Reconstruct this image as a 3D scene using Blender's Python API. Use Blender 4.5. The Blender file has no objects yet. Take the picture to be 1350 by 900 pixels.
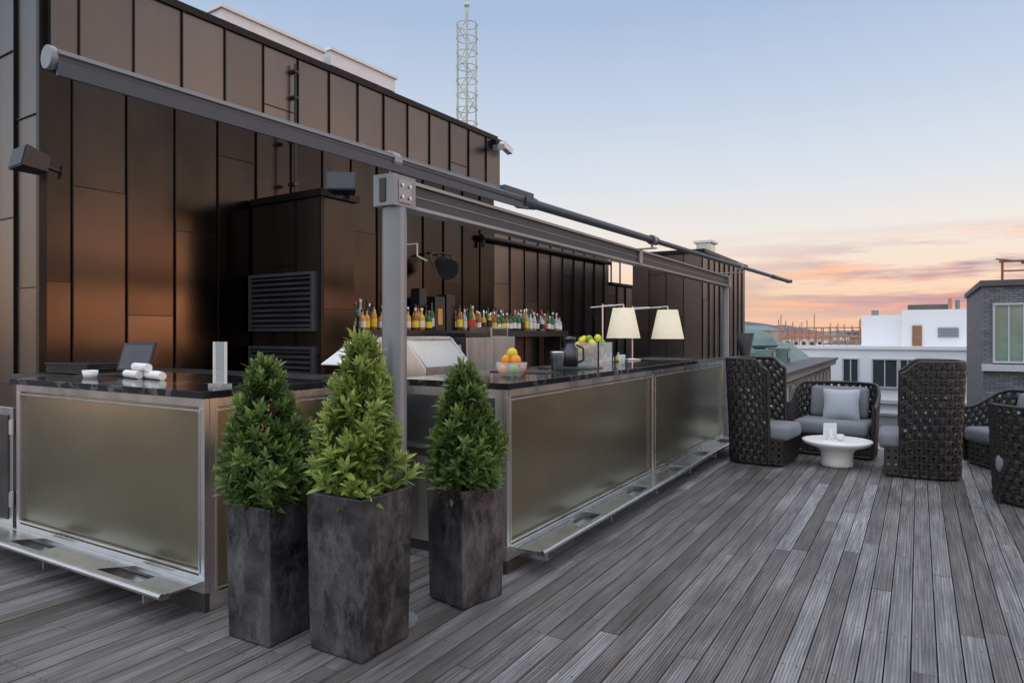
import bpy, math, random
from mathutils import Vector, Matrix
random.seed(7)
R=random.random
def U(a,b): return a+(b-a)*random.random()
def lin(c):
    c=c/255.0
    return c/12.92 if c<=0.04045 else ((c+0.055)/1.055)**2.4
def C(r,g,b): return (lin(r),lin(g),lin(b),1)
SC=bpy.context.scene
COL=SC.collection

# ---------------------------------------------------------------- materials
class NT:
    def __init__(s,tree): s.t=tree; s.n=tree.nodes; s.l=tree.links
    def new(s,k,**kw):
        n=s.n.new(k)
        for a,b in kw.items(): setattr(n,a,b)
        return n
    def link(s,a,b): s.l.new(a,b)
    def m(s,op,a,b=None,c=None,clamp=False):
        n=s.n.new('ShaderNodeMath'); n.operation=op; n.use_clamp=clamp
        for i,v in enumerate((a,b,c)):
            if v is None: continue
            if isinstance(v,(int,float)): n.inputs[i].default_value=v
            else: s.l.new(v,n.inputs[i])
        return n.outputs[0]
    def mix(s,f,a,b,blend='MIX'):
        n=s.n.new('ShaderNodeMix'); n.data_type='RGBA'; n.blend_type=blend
        for i,v in ((0,f),(6,a),(7,b)):
            if isinstance(v,(int,float)): n.inputs[i].default_value=v
            elif isinstance(v,tuple): n.inputs[i].default_value=v
            else: s.l.new(v,n.inputs[i])
        return n.outputs[2]
    def noise(s,vec,scale,detail=4,rough=.55):
        n=s.n.new('ShaderNodeTexNoise'); n.inputs['Scale'].default_value=scale
        n.inputs['Detail'].default_value=detail; n.inputs['Roughness'].default_value=rough
        if vec is not None: s.l.new(vec,n.inputs['Vector'])
        return n.outputs['Fac']
    def mapv(s,vec,scale):
        n=s.n.new('ShaderNodeMapping'); n.inputs['Scale'].default_value=scale
        s.l.new(vec,n.inputs['Vector']); return n.outputs[0]
    def ramp(s,f,stops):
        n=s.n.new('ShaderNodeValToRGB'); e=n.color_ramp.elements
        while len(e)<len(stops): e.new(.5)
        for i,(p,c) in enumerate(stops):
            e[i].position=p; e[i].color=c
        s.l.new(f,n.inputs[0]); return n.outputs[0]
    def bump(s,h,st,dist=.01):
        n=s.n.new('ShaderNodeBump'); n.inputs['Strength'].default_value=st; n.inputs['Distance'].default_value=dist
        s.l.new(h,n.inputs['Height']); return n.outputs[0]
def newmat(name):
    m=bpy.data.materials.new(name); m.use_nodes=True
    t=NT(m.node_tree); b=m.node_tree.nodes['Principled BSDF']
    return m,t,b
def coords(t): return t.new('ShaderNodeTexCoord').outputs['Object']
def mat(name,col,rough=.5,metal=0,var=.25,scale=3,bump=.0,bscale=40,stretch=(1,1,1),rvar=.1,col2=None,rnd=0,emit=None,alpha=None):
    m,t,b=newmat(name)
    co=t.mapv(coords(t),stretch)
    f=t.noise(co,scale,5)
    f=t.m('MULTIPLY_ADD',f,2.2,-.6,clamp=True)
    if col2 is None:
        c1=tuple(x*(1-var) for x in col[:3])+(1,); c2=tuple(min(1,x*(1+var)) for x in col[:3])+(1,)
    else: c1,c2=col,col2
    c=t.mix(f,c1,c2)
    if rnd:
        a=t.new('ShaderNodeAttribute',attribute_name='rnd').outputs['Fac']
        k=t.m('MULTIPLY_ADD',a,2*rnd,1-rnd)
        vm=t.new('ShaderNodeVectorMath',operation='SCALE'); t.link(c,vm.inputs[0]); t.link(k,vm.inputs['Scale']); c=vm.outputs[0]
    t.link(c,b.inputs['Base Color'])
    r=t.m('MULTIPLY_ADD',f,rvar,rough-rvar*.5); t.link(r,b.inputs['Roughness'])
    b.inputs['Metallic'].default_value=metal
    if bump:
        t.link(t.bump(t.noise(co,bscale,4),bump),b.inputs['Normal'])
    if emit:
        b.inputs['Emission Color'].default_value=emit[0]; b.inputs['Emission Strength'].default_value=emit[1]
    return m
PITCH=.104
def m_deck():
    m,t,b=newmat('weathered_deck_wood')
    co=coords(t)
    a=t.new('ShaderNodeAttribute',attribute_name='rnd').outputs['Fac']
    off=t.new('ShaderNodeCombineXYZ'); t.link(t.m('MULTIPLY',a,37.0),off.inputs[1]); 
    add=t.new('ShaderNodeVectorMath',operation='ADD'); t.link(co,add.inputs[0]); t.link(off.outputs[0],add.inputs[1])
    v=add.outputs[0]
    g=t.noise(t.mapv(v,(75,2.0,1)),1.0,6,.65)
    big=t.noise(t.mapv(v,(9,1.3,1)),1.0,5,.6)
    st=t.noise(co,.6,5,.6)
    sx=t.new('ShaderNodeSeparateXYZ'); t.link(co,sx.inputs[0])
    x=sx.outputs[0]; y=sx.outputs[1]
    c=t.ramp(a,[(0,(.088,.078,.073,1)),(.35,(.145,.136,.134,1)),(.7,(.192,.185,.188,1)),(1,(.265,.26,.27,1))])
    c2=t.new('ShaderNodeVectorMath',operation='SCALE')
    k=t.m('MAXIMUM',t.m('MULTIPLY_ADD',g,3.0,-.50),.14); k=t.m('MULTIPLY',k,t.m('MAXIMUM',t.m('MULTIPLY_ADD',big,2.0,.02),.25)); k=t.m('MULTIPLY',k,t.m('MULTIPLY_ADD',st,1.5,.26))
    t.link(c,c2.inputs[0]); t.link(k,c2.inputs['Scale'])
    gr=t.m('SINE',t.m('MULTIPLY',x,2*math.pi/.0148))
    grd=t.m('MULTIPLY_ADD',gr,.20,.86)
    c3=t.new('ShaderNodeVectorMath',operation='SCALE'); t.link(c2.outputs[0],c3.inputs[0]); t.link(grd,c3.inputs['Scale'])
    # brown patches where the grey has worn off
    wn=t.noise(t.mapv(v,(14,1.6,1)),.8,5,.6)
    c4=t.mix(t.m('MULTIPLY',t.m('MULTIPLY_ADD',wn,6,-3.3,clamp=True),.45),c3.outputs[0],(.115,.080,.058,1))
    fx=t.m('ABSOLUTE',t.m('SUBTRACT',t.m('FRACT',t.m('DIVIDE',t.m('ADD',x,7.0),PITCH)),.48))
    dx=t.m('ABSOLUTE',t.m('SUBTRACT',t.m('MULTIPLY',fx,PITCH),.028))
    fy=t.m('ABSOLUTE',t.m('SUBTRACT',t.m('FRACT',t.m('DIVIDE',y,.6)),.5))
    dy=t.m('MULTIPLY',fy,.6)
    d=t.m('SQRT',t.m('ADD',t.m('MULTIPLY',dx,dx),t.m('MULTIPLY',dy,dy)))
    sc=t.m('LESS_THAN',d,.0055)
    cc=t.mix(sc,c4,(.02,.018,.016,1))
    t.link(cc,b.inputs['Base Color'])
    t.link(t.m('MULTIPLY_ADD',g,.3,.33),b.inputs['Roughness'])
    h=t.m('ADD',t.m('MULTIPLY',gr,.5),g)
    t.link(t.bump(h,.5,.005),b.inputs['Normal'])
    return m
def m_perf():
    m,t,b=newmat('perforated_metal_sheet')
    co=coords(t); s=t.new('ShaderNodeSeparateXYZ'); t.link(co,s.inputs[0])
    p=.0115
    h=t.m('ADD',s.outputs[0],s.outputs[1])
    zi=t.m('DIVIDE',s.outputs[2],p)
    row=t.m('MULTIPLY',t.m('FLOOR',zi),.5)
    fx=t.m('SUBTRACT',t.m('FRACT',t.m('ADD',t.m('DIVIDE',h,p),row)),.5)
    fz=t.m('SUBTRACT',t.m('FRACT',zi),.5)
    d=t.m('SQRT',t.m('ADD',t.m('MULTIPLY',fx,fx),t.m('MULTIPLY',fz,fz)))
    dot=t.m('LESS_THAN',d,.23)
    n=t.noise(co,.9,3)
    c=t.mix(t.m('MULTIPLY_ADD',n,2.0,-.5,clamp=True),(.27,.255,.185,1),(.38,.36,.265,1))
    c=t.mix(dot,c,(.12,.113,.082,1))
    t.link(c,b.inputs['Base Color'])
    t.link(t.m('MULTIPLY_ADD',dot,-.25,.98),b.inputs['Metallic'])
    t.link(t.m('MULTIPLY_ADD',n,.06,.25),b.inputs['Roughness'])
    return m
def m_marble():
    m,t,b=newmat('black_marble')
    co=coords(t)
    n=t.noise(co,1.6,8,.6)
    v=t.m('ABSOLUTE',t.m('SUBTRACT',n,.5))
    v=t.m('SUBTRACT',1,t.m('MULTIPLY',v,45),clamp=True)
    v=t.m('MULTIPLY',v,t.m('MULTIPLY_ADD',t.noise(co,2.3,3),3,-1.1,clamp=True))
    t.link(t.mix(v,(.014,.014,.016,1),(.22,.22,.23,1)),b.inputs['Base Color'])
    b.inputs['Roughness'].default_value=.10
    return m
def m_pot():
    m,t,b=newmat('weathered_zinc')
    co=coords(t)
    n=t.noise(co,3.5,10,.72); n2=t.noise(t.mapv(co,(1,1,.45)),8,9,.8)
    f=t.m('MULTIPLY_ADD',n,4.5,-1.75,clamp=True)
    c=t.mix(f,(.009,.009,.011,1),(.066,.064,.070,1))
    f2=t.m('MULTIPLY_ADD',n2,6.0,-2.9,clamp=True)
    c=t.mix(t.m('MULTIPLY',f2,.5),c,(.20,.197,.207,1))
    t.link(c,b.inputs['Base Color']); t.link(t.m('MULTIPLY_ADD',f,.3,.26),b.inputs['Roughness'])
    b.inputs['Metallic'].default_value=.2
    t.link(t.bump(n2,.25,.01),b.inputs['Normal'])
    return m
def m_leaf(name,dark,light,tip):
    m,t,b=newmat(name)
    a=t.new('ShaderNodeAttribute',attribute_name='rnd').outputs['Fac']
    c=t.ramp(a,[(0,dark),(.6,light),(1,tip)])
    t.link(c,b.inputs['Base Color']); b.inputs['Roughness'].default_value=.36
    tr=t.new('ShaderNodeBsdfTranslucent'); t.link(c,tr.inputs[0])
    mx=t.new('ShaderNodeMixShader'); mx.inputs[0].default_value=.22
    out=t.n['Material Output']
    t.link(b.outputs[0],mx.inputs[1]); t.link(tr.outputs[0],mx.inputs[2]); t.link(mx.outputs[0],out.inputs[0])
    return m
def m_glass(name,col=(.9,.95,.95,1),rough=.02,alpha=.25):
    m,t,b=newmat(name)
    b.inputs['Base Color'].default_value=col; b.inputs['Roughness'].default_value=rough
    n=t.noise(coords(t),5,2); t.link(t.m('MULTIPLY_ADD',n,.03,rough),b.inputs['Roughness'])
    b.inputs['Alpha'].default_value=alpha
    return m
def m_brick(name,c1,c2,mortar,scale=1.0):
    m,t,b=newmat(name)
    co=coords(t); s=t.new('ShaderNodeSeparateXYZ'); t.link(co,s.inputs[0])
    cb=t.new('ShaderNodeCombineXYZ'); t.link(t.m('ADD',s.outputs[0],s.outputs[1]),cb.inputs[0]); t.link(s.outputs[2],cb.inputs[1])
    br=t.new('ShaderNodeTexBrick'); t.link(cb.outputs[0],br.inputs['Vector'])
    br.inputs['Color1'].default_value=c1; br.inputs['Color2'].default_value=c2; br.inputs['Mortar'].default_value=mortar
    br.inputs['Scale'].default_value=scale; br.inputs['Brick Width'].default_value=.28; br.inputs['Row Height'].default_value=.085; br.inputs['Mortar Size'].default_value=.01
    t.link(br.outputs[0],b.inputs['Base Color']); b.inputs['Roughness'].default_value=.85
    return m

M={}
M['deck']=m_deck(); M['perf']=m_perf(); M['marble']=m_marble(); M['pot']=m_pot()
M['wall']=mat('shade_tinted_zinc_cladding',(.034,.0285,.026,1),.20,1,.25,1.3,.05,3,(1,1,.5),.10,rnd=.28)  # shade below the projecting upper band is put into this darker base colour
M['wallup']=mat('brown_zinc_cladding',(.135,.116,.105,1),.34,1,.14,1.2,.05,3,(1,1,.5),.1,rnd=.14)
M['seam']=mat('zinc_seam',(.022,.019,.018,1),.42,.8)
M['steel']=mat('brushed_steel',(.60,.61,.61,1),.28,1,.08,6,.02,60,(1,1,.1),.12)
M['steeld']=mat('dark_steel',(.10,.10,.105,1),.4,.9,.2,5)
M['post']=mat('grey_powder_coat',(.22,.235,.255,1),.38,.2,.08,4)
M['beam']=mat('anodised_beam',(.28,.285,.29,1),.38,.6,.1,4,0,40,(1,.2,1))
M['beamd']=mat('beam_channel',(.05,.052,.06,1),.5,.2)
M['awn']=mat('awning_cassette',(.045,.056,.074,1),.45,.05,.1,4)
M['black']=mat('black_plastic',(.012,.012,.014,1),.4)
M['white']=mat('white_paint',(.78,.78,.77,1),.5,0,.04)
M['linen']=mat('white_linen',(.8,.79,.77,1),.85,0,.05,20,.2)
M['wicker']=mat('black_wicker',(.020,.018,.018,1),.38,0,.4,30,.3,120)
M['cush']=mat('grey_cushion',(.40,.43,.47,1),.9,0,.08,60,.15,300)
M['cushd']=mat('dark_grey_cushion',(.19,.205,.23,1),.9,0,.1,60,.15,300)
M['table']=mat('white_table',(.80,.79,.77,1),.35,0,.03)
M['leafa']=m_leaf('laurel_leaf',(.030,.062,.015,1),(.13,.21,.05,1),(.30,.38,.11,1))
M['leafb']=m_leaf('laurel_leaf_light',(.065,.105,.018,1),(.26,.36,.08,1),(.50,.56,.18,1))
M['bark']=mat('bark',(.08,.055,.035,1),.9)
M['soil']=mat('soil',(.03,.022,.015,1),.95,0,.3,30,.5)
M['orange']=mat('orange_peel',(.85,.30,.02,1),.45,0,.1,20,.2,200)
M['lemon']=mat('lemon_peel',(.80,.60,.03,1),.45,0,.1)
M['lime']=mat('lime_peel',(.20,.38,.02,1),.4,0,.2)
M['apple']=mat('red_apple',(.5,.04,.02,1),.35,0,.3)
M['glass']=m_glass('clear_glass')
M['shade']=mat('cream_lampshade',(.76,.71,.56,1),.8,0,.05,10,emit=((1,.80,.45,1),.16))
M['bulb']=mat('lamp_bulb',(1,.9,.6,1),.5,emit=((1,.75,.35,1),8))
M['wglass']=mat('window_glass',(.05,.065,.065,1),.08,0,.3,.6)
M['wgreen']=mat('green_window_glass',(.18,.27,.21,1),.1,0,.3,.8)
M['render']=mat('white_render',(.80,.81,.82,1),.8,0,.05,.3)
M['renderg']=mat('grey_render',(.48,.50,.54,1),.8,0,.08,.3)
M['brick']=m_brick('dark_brick',(.12,.125,.14,1),(.22,.22,.235,1),(.05,.05,.055,1))
M['sand']=mat('sandstone',(.34,.30,.25,1),.85,0,.15,.6)
M['copper']=mat('green_copper',(.15,.22,.20,1),.6,.1,.25,.8)
M['roofd']=mat('roof_membrane',(.10,.10,.105,1),.8,0,.2,.8)
M['parapet']=mat('parapet_metal',(.22,.245,.255,1),.5,.3,.1)
M['pebble']=mat('white_pebble',(.62,.61,.59,1),.8,0,.15,10,rnd=.5)
M['asphalt']=mat('city_ground',(.09,.09,.095,1),.9,0,.4,.02)
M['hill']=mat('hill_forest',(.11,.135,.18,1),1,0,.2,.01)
M['rust']=mat('rust_red_steel',(.25,.08,.04,1),.6)
M['orangesteel']=mat('orange_scaffold',(.45,.22,.13,1),.6)
M['door']=mat('brown_door',(.26,.13,.06,1),.6)
M['mast']=mat('mast_paint',(.55,.60,.50,1),.5,.2)
M['label']=mat('paper_label',(.7,.66,.55,1),.7)
M['bot0']=mat('amber_bottle',(.26,.09,.015,1),.08)
M['bot1']=mat('green_bottle',(.02,.11,.03,1),.08)
M['bot2']=mat('clear_bottle',(.42,.46,.46,1),.06)
M['bot3']=mat('dark_bottle',(.015,.012,.01,1),.08)
M['bot4']=mat('honey_bottle',(.60,.32,.06,1),.08)
M['red']=mat('red_foil',(.45,.03,.02,1),.4)
M['dome']=mat('acrylic_dome',(.55,.55,.57,1),.15)

# ---------------------------------------------------------------- mesh builder
class MB:
    def __init__(s): s.v=[]; s.f=[]; s.mi=[]; s.sm=[]; s.r=[]; s.ms=[]; s.M=Matrix.Identity(4)
    def mid(s,k):
        if k not in s.ms: s.ms.append(k)
        return s.ms.index(k)
    def add(s,vs,fs,k,smooth=False,rnd=None):
        o=len(s.v); i=s.mid(k)
        for p in vs: s.v.append(s.M@Vector(p))
        if rnd is None: rnd=R()
        for f in fs:
            s.f.append([a+o for a in f]); s.mi.append(i); s.sm.append(smooth); s.r.append(rnd)
    def box(s,x0,x1,y0,y1,z0,z1,k,rnd=None):
        vs=[(x0,y0,z0),(x1,y0,z0),(x1,y1,z0),(x0,y1,z0),(x0,y0,z1),(x1,y0,z1),(x1,y1,z1),(x0,y1,z1)]
        s.add(vs,[(0,3,2,1),(4,5,6,7),(0,1,5,4),(1,2,6,5),(2,3,7,6),(3,0,4,7)],k,False,rnd)
    def obox(s,c,sz,rot,k,rnd=None):
        old=s.M; s.M=old@Matrix.Translation(c)@rot
        a,b,d=[q/2 for q in sz]; s.box(-a,a,-b,b,-d,d,k,rnd); s.M=old
    def tube(s,p0,p1,r,k,n=12,r2=None,caps=True,rnd=None):
        p0=Vector(p0);p1=Vector(p1); r2=r if r2 is None else r2
        q=(p1-p0).normalized().to_track_quat('Z','Y')
        vs=[]
        for p,rr in ((p0,r),(p1,r2)):
            for i in range(n):
                a=2*math.pi*i/n; vs.append(p+q@Vector((rr*math.cos(a),rr*math.sin(a),0)))
        if rnd is None: rnd=R()
        s.add(vs,[(i,(i+1)%n,n+(i+1)%n,n+i) for i in range(n)],k,True,rnd)
        if caps: s.add(vs,[tuple(range(n-1,-1,-1)),tuple(range(n,2*n))],k,False,rnd)
    def path(s,pts,r,k,n=8):
        for a,b in zip(pts[:-1],pts[1:]): s.tube(a,b,r,k,n)
    def lathe(s,c,prof,k,n=24,smooth=True,rnd=None):
        c=Vector(c); vs=[]; fs=[]
        for (r,z) in prof:
            for i in range(n):
                a=2*math.pi*i/n; vs.append(c+Vector((r*math.cos(a),r*math.sin(a),z)))
        for j in range(len(prof)-1):
            for i in range(n):
                fs.append((j*n+i,j*n+(i+1)%n,(j+1)*n+(i+1)%n,(j+1)*n+i))
        s.add(vs,fs,k,smooth,rnd)
    def ball(s,c,r,k,sz=1,n=12):
        s.lathe(c,[(max(1e-4,r*math.sin(math.pi*j/8)),-r*sz*math.cos(math.pi*j/8)) for j in range(9)],k,n)
    def build(s,name,bevel=0,parent=None,solid=0,sub=0):
        me=bpy.data.meshes.new(name); me.from_pydata([tuple(v) for v in s.v],[],s.f)
        for k in s.ms: me.materials.append(M[k])
        me.polygons.foreach_set('material_index',s.mi)
        me.polygons.foreach_set('use_smooth',s.sm)
        at=me.attributes.new('rnd','FLOAT','FACE'); at.data.foreach_set('value',s.r)
        me.update()
        o=bpy.data.objects.new(name,me); COL.objects.link(o)
        if parent: o.parent=parent
        if solid:
            q=o.modifiers.new('s','SOLIDIFY'); q.thickness=solid; q.offset=0
        if bevel:
            q=o.modifiers.new('b','BEVEL'); q.width=bevel; q.segments=2; q.limit_method='ANGLE'; q.angle_limit=math.radians(40)
        if sub:
            q=o.modifiers.new('u','SUBSURF'); q.levels=sub; q.render_levels=sub
        return o
def empty(name,loc=(0,0,0)):
    e=bpy.data.objects.new(name,None); e.location=(0,0,0); COL.objects.link(e); return e
RZ=lambda d: Matrix.Rotation(math.radians(d),4,'Z')
RX=lambda d: Matrix.Rotation(math.radians(d),4,'X')
RY=lambda d: Matrix.Rotation(math.radians(d),4,'Y')
PV=Vector((-6.2,9.77,0))
BR=Matrix.Translation(PV)@RZ(-2.4)@Matrix.Translation(-PV)   # the clad building stands 2.4 deg off the bar axis
def rot(o): o.matrix_world=BR

# ---------------------------------------------------------------- deck
b=MB(); x=-7.0; i=0
while x<9:
    y=-4+U(-2.5,0)
    while y<10.0:
        L=random.choice([2.4,3.0,3.6,4.2,4.8]); y1=min(y+L,10.0)
        b.box(x+.003,x+PITCH-.003,y+.002,y1-.002,-.03+U(-.001,.001),0+U(-.002,.0005),'deck',min(1,max(0,random.gauss(.5,.23))))
        y=y1
    x+=PITCH
b.build('wooden_deck')
b=MB(); b.box(-12,9.2,-6,11.3,-18,-.06,'roofd'); b.build('roof_building')

# gravel strip
b=MB()
for i in range(2600):
    px=U(-2.2,9); py=U(10.02,10.85); r=U(.03,.075)
    n=7; s=U(.5,.8)
    b.M=Matrix.Translation((px,py,-.03+U(0,.05)))@RZ(U(0,360))@Matrix.Diagonal((1,U(.6,.9),1,1))
    b.lathe((0,0,0),[(1e-3,-r*s),(r*.8,-r*s*.5),(r,0),(r*.75,r*s*.6),(1e-3,r*s*.85)],'pebble',n,True,R())
for i in range(90):
    px=U(-1.8,9); py=U(10.1,10.8); r=U(.09,.15); s=.7
    b.M=Matrix.Translation((px,py,.04))@RZ(U(0,360))@Matrix.Diagonal((1,U(.6,.9),1,1))
    b.lathe((0,0,0),[(1e-3,-r*s),(r*.8,-r*s*.5),(r,0),(r*.75,r*s*.6),(r*.4,r*s*.82),(1e-3,r*s*.88)],'pebble',10,True,R())
b.M=Matrix.Identity(4)
b.build('white_pebbles')
b=MB()
b.box(-2.6,9.2,10.88,11.2,-.06,.34,'parapet'); b.box(-2.65,9.2,10.84,11.24,.345,.385,'parapet')
b.build('roof_parapet',.006)

# ---------------------------------------------------------------- main clad building
WX=-6.2
def cladx(b,X,y0,y1,z0,z1,sp,k,joint=1.9,phase=0,first=None):
    y=y0 if first is None else first-sp
    col=0
    while y<y1-.01:
        a=max(y,y0); e=min(y+sp,y1)
        zs=[z0]; z=z0+joint*((col*.43+phase)%1)
        while z<z1-.2:
            if z>z0+.2: zs.append(z)
            z+=joint
        zs.append(z1)
        for q0,q1 in zip(zs[:-1],zs[1:]):
            t=math.radians(U(-.6,.6)); t2=math.radians(U(-.4,.4))
            dy=(e-a)/2*math.tan(t); dz=(q1-q0)/2*math.tan(t2)*.4
            vs=[(X+.02-dy-dz,a,q0+.003),(X+.02+dy-dz,e,q0+.003),(X+.02+dy+dz,e,q1-.003),(X+.02-dy+dz,a,q1-.003)]
            b.add(vs,[(0,1,2,3)],k)
        for q in zs[1:-1]: b.box(X+.0,X+.032,a+.01,e-.01,q-.003,q+.003,'seam')
        if a>y0+.01: b.box(X,X+.042,a-.0045,a+.0045,z0,z1,'seam')
        y+=sp; col+=1
def clady(b,Y,x0,x1,z0,z1,sp,k,joint=1.9,phase=0):
    x=x1; col=0
    while x>x0+.01:
        a=max(x-sp,x0); e=x
        zs=[z0]; z=z0+joint*((col*.43+phase)%1)
        while z<z1-.2:
            if z>z0+.2: zs.append(z)
            z+=joint
        zs.append(z1)
        for q0,q1 in zip(zs[:-1],zs[1:]):
            t=U(-.002,.002)
            b.add([(a,Y-.02+t,q0+.003),(e,Y-.02-t,q0+.003),(e,Y-.02-t,q1-.003),(a,Y-.02+t,q1-.003)],[(0,1,2,3)],k)
        for q in zs[1:-1]: b.box(a+.01,e-.01,Y-.034,Y,q-.003,q+.003,'seam')
        if e<x1-.01: b.box(e-.005,e+.005,Y-.046,Y,z0,z1,'seam')
        x-=sp; col+=1
b=MB(); YA=2.98
b.box(-12,WX,YA,9.77,-.05,4.62,'seam')
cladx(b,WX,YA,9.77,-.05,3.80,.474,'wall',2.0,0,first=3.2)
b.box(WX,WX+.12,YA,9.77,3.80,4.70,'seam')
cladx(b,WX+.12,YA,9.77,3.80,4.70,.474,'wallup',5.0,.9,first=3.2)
b.box(-12.1,WX+.17,YA-.07,9.86,4.70,4.74,'seam')
b.box(WX-.35,WX+.08,YA,9.8,4.74,4.82,'seam')
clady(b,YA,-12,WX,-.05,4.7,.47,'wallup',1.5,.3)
b.box(WX-.01,WX+.045,YA-.05,YA+.01,-.05,4.7,'seam')
rot(b.build('zinc_clad_building'))
b=MB()
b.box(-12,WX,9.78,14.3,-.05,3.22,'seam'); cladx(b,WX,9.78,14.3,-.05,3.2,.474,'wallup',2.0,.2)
b.box(WX-.2,WX+.09,9.8,14.36,3.22,3.29,'seam')
b.tube((WX+.1,9.3,3.06),(WX+.1,14.2,3.06),.05,'seam'); b.tube((WX+.1,9.35,3.06),(WX+.1,9.35,2.9),.03,'seam')
b.box(-12,WX-.02,14.31,20,-.05,2.6,'seam'); cladx(b,WX-.02,14.31,20,-.05,2.58,.474,'wallup',2.0,.2); b.box(WX-.2,WX+.06,14.38,20,2.6,2.65,'seam')
b.tube((-6.6,13.6,3.2),(-6.6,13.6,3.65),.05,'seam'); b.path([(-6.4,14.9,2.6),(-6.4,14.9,3.2),(-6.4,15.4,3.2),(-6.4,15.4,2.6)],.02,'seam')
rot(b.build('low_clad_wing'))
b=MB()
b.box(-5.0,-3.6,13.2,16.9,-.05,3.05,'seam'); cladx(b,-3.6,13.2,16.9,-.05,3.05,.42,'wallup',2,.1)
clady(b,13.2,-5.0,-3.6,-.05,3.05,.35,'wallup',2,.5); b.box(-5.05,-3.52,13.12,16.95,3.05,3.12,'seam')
b.box(-4.1,-3.8,14.6,15.0,3.12,3.42,'steel'); b.box(-4.15,-3.75,14.55,15.05,3.42,3.47,'white')
b.build('clad_stair_tower')
# projecting service box
b=MB()
b.box(WX+.05,-5.07,5.05,5.5,-.05,2.9,'seam')
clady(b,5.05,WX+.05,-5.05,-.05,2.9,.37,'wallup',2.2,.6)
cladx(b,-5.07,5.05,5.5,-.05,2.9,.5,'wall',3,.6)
b.box(-5.05-.0,-5.03,5.02,5.06,-.05,2.9,'seam')
b.box(WX+.05,-5.0,4.99,5.53,2.9,2.97,'seam')
for (z0,z1) in ((1.55,2.1),(.95,1.33)):
    b.box(-6.1,-5.12,4.96,5.03,z1,z1+.03,'beamd'); b.box(-6.1,-5.12,4.96,5.03,z0-.03,z0,'beamd')
    b.box(-6.13,-6.1,4.96,5.03,z0-.03,z1+.03,'beamd'); b.box(-5.12,-5.09,4.96,5.03,z0-.03,z1+.03,'beamd')
    b.box(-6.1,-5.12,5.01,5.03,z0,z1,'black')
    z=z0+.03
    while z<z1-.01:
        b.obox((-5.61,4.985,z),(.97,.05,.006),RX(35),'beamd'); z+=.055
rot(b.build('louvred_service_box'))
b=MB()
b.tube((WX+.2,5.49,3.0),(WX+.2,5.49,4.6),.014,'black',8)
for z in (3.2,3.7,4.2,4.5): b.box(WX+.1,WX+.22,5.46,5.52,z,z+.03,'black')
rot(b.build('drain_pipe'))

def skylight(name,y0,y1,zt):
    b=MB(); b.box(-8.2,-7.05,y0,y1,4.62,zt-.22,'seam')
    b.box(-8.25,-7.0,y0-.03,y1+.03,zt-.22,zt-.02,'white')
    b.box(-8.28,-6.97,y0-.06,y1+.06,zt-.02,zt+.02,'white')
    n=10; vs=[];fs=[]
    for i in range(n+1):
        for j in range(n+1):
            u=i/n;v=j/n
            vs.append((-8.15+u*1.05,y0+.08+v*(y1-y0-.16),zt+.02+.13*(1-(2*u-1)**4)*(1-(2*v-1)**4)))
    for i in range(n):
        for j in range(n): fs.append((i*(n+1)+j,(i+1)*(n+1)+j,(i+1)*(n+1)+j+1,i*(n+1)+j+1))
    b.add(vs,fs,'dome',True); rot(b.build(name))
skylight('roof_skylight',5.25,6.75,5.42); skylight('roof_skylight',6.95,8.2,5.50)

b=MB(); cx,cy=-8.0,11.6; r=.22; zb,zt=3.2,7.9
for k in range(6):
    a=k*math.pi/3; b.tube((cx+r*math.cos(a),cy+r*math.sin(a),zb),(cx+r*math.cos(a),cy+r*math.sin(a),zt),.013,'mast',6)
z=zb; st=.29; j=0
while z<zt+.01:
    for k in range(12):
        a=k*math.pi/6; a2=a+math.pi/6
        b.tube((cx+r*math.cos(a),cy+r*math.sin(a),z),(cx+r*math.cos(a2),cy+r*math.sin(a2),z),.009,'mast',5)
    if z+st<zt:
        for k in range(6):
            a=k*math.pi/3; a2=a+math.pi/3*(1 if (k+j)%2 else -1)
            b.tube((cx+r*math.cos(a),cy+r*math.sin(a),z),(cx+r*math.cos(a2),cy+r*math.sin(a2),z+st),.007,'mast',5)
    z+=st; j+=1
b.tube((cx,cy,zt),(cx,cy,zt+.5),.03,'mast',8); b.tube((cx,cy,zb),(cx,cy,zt),.03,'mast',8)
b.ball((cx,cy,zt+.35),.06,'mast'); b.build('lattice_mast')
b=MB()
b.box(-6.1,-5.95,9.5,9.7,4.6,4.68,'seam'); b.obox((-5.9,9.72,4.58),(.1,.28,.1),RX(-15),'white'); b.obox((-5.86,9.45,4.52),(.1,.2,.09),RX(15),'parapet')
rot(b.build('security_camera'))

def speaker(name,c,rt,sz):
    b=MB(); b.M=Matrix.Translation(c)@rt
    w,d,h=sz
    vs=[(-w/2,-d/2,-h/2),(w/2,-d/2,-h/2),(w*.34,d/2,-h*.36),(-w*.34,d/2,-h*.36),(-w/2,-d/2,h/2),(w/2,-d/2,h/2),(w*.34,d/2,h*.36),(-w*.34,d/2,h*.36)]
    b.add(vs,[(0,3,2,1),(4,5,6,7),(0,1,5,4),(1,2,6,5),(2,3,7,6),(3,0,4,7)],'black')
    b.box(-w*.46,w*.46,-d/2-.008,-d/2,-h*.44,h*.44,'beamd')
    b.tube((0,d/2,0),(0,d/2+.12,0),.018,'black'); b.box(-.04,.04,d/2+.12,d/2+.13,-.06,.06,'black')
    b.box(-w/2-.01,-w/2,-.02,.02,-.03,.03,'black'); b.build(name,.006)
speaker('wall_speaker',(-6.32,2.82,2.92),RZ(-5)@RX(-12),(.30,.2,.18))
speaker('wall_speaker',(-4.95,5.0,2.98),RZ(35)@RX(-12),(.30,.2,.19))
b=MB(); b.M=Matrix.Translation((-5.85,8.0,2.5))@RZ(60)@RX(20)
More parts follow.
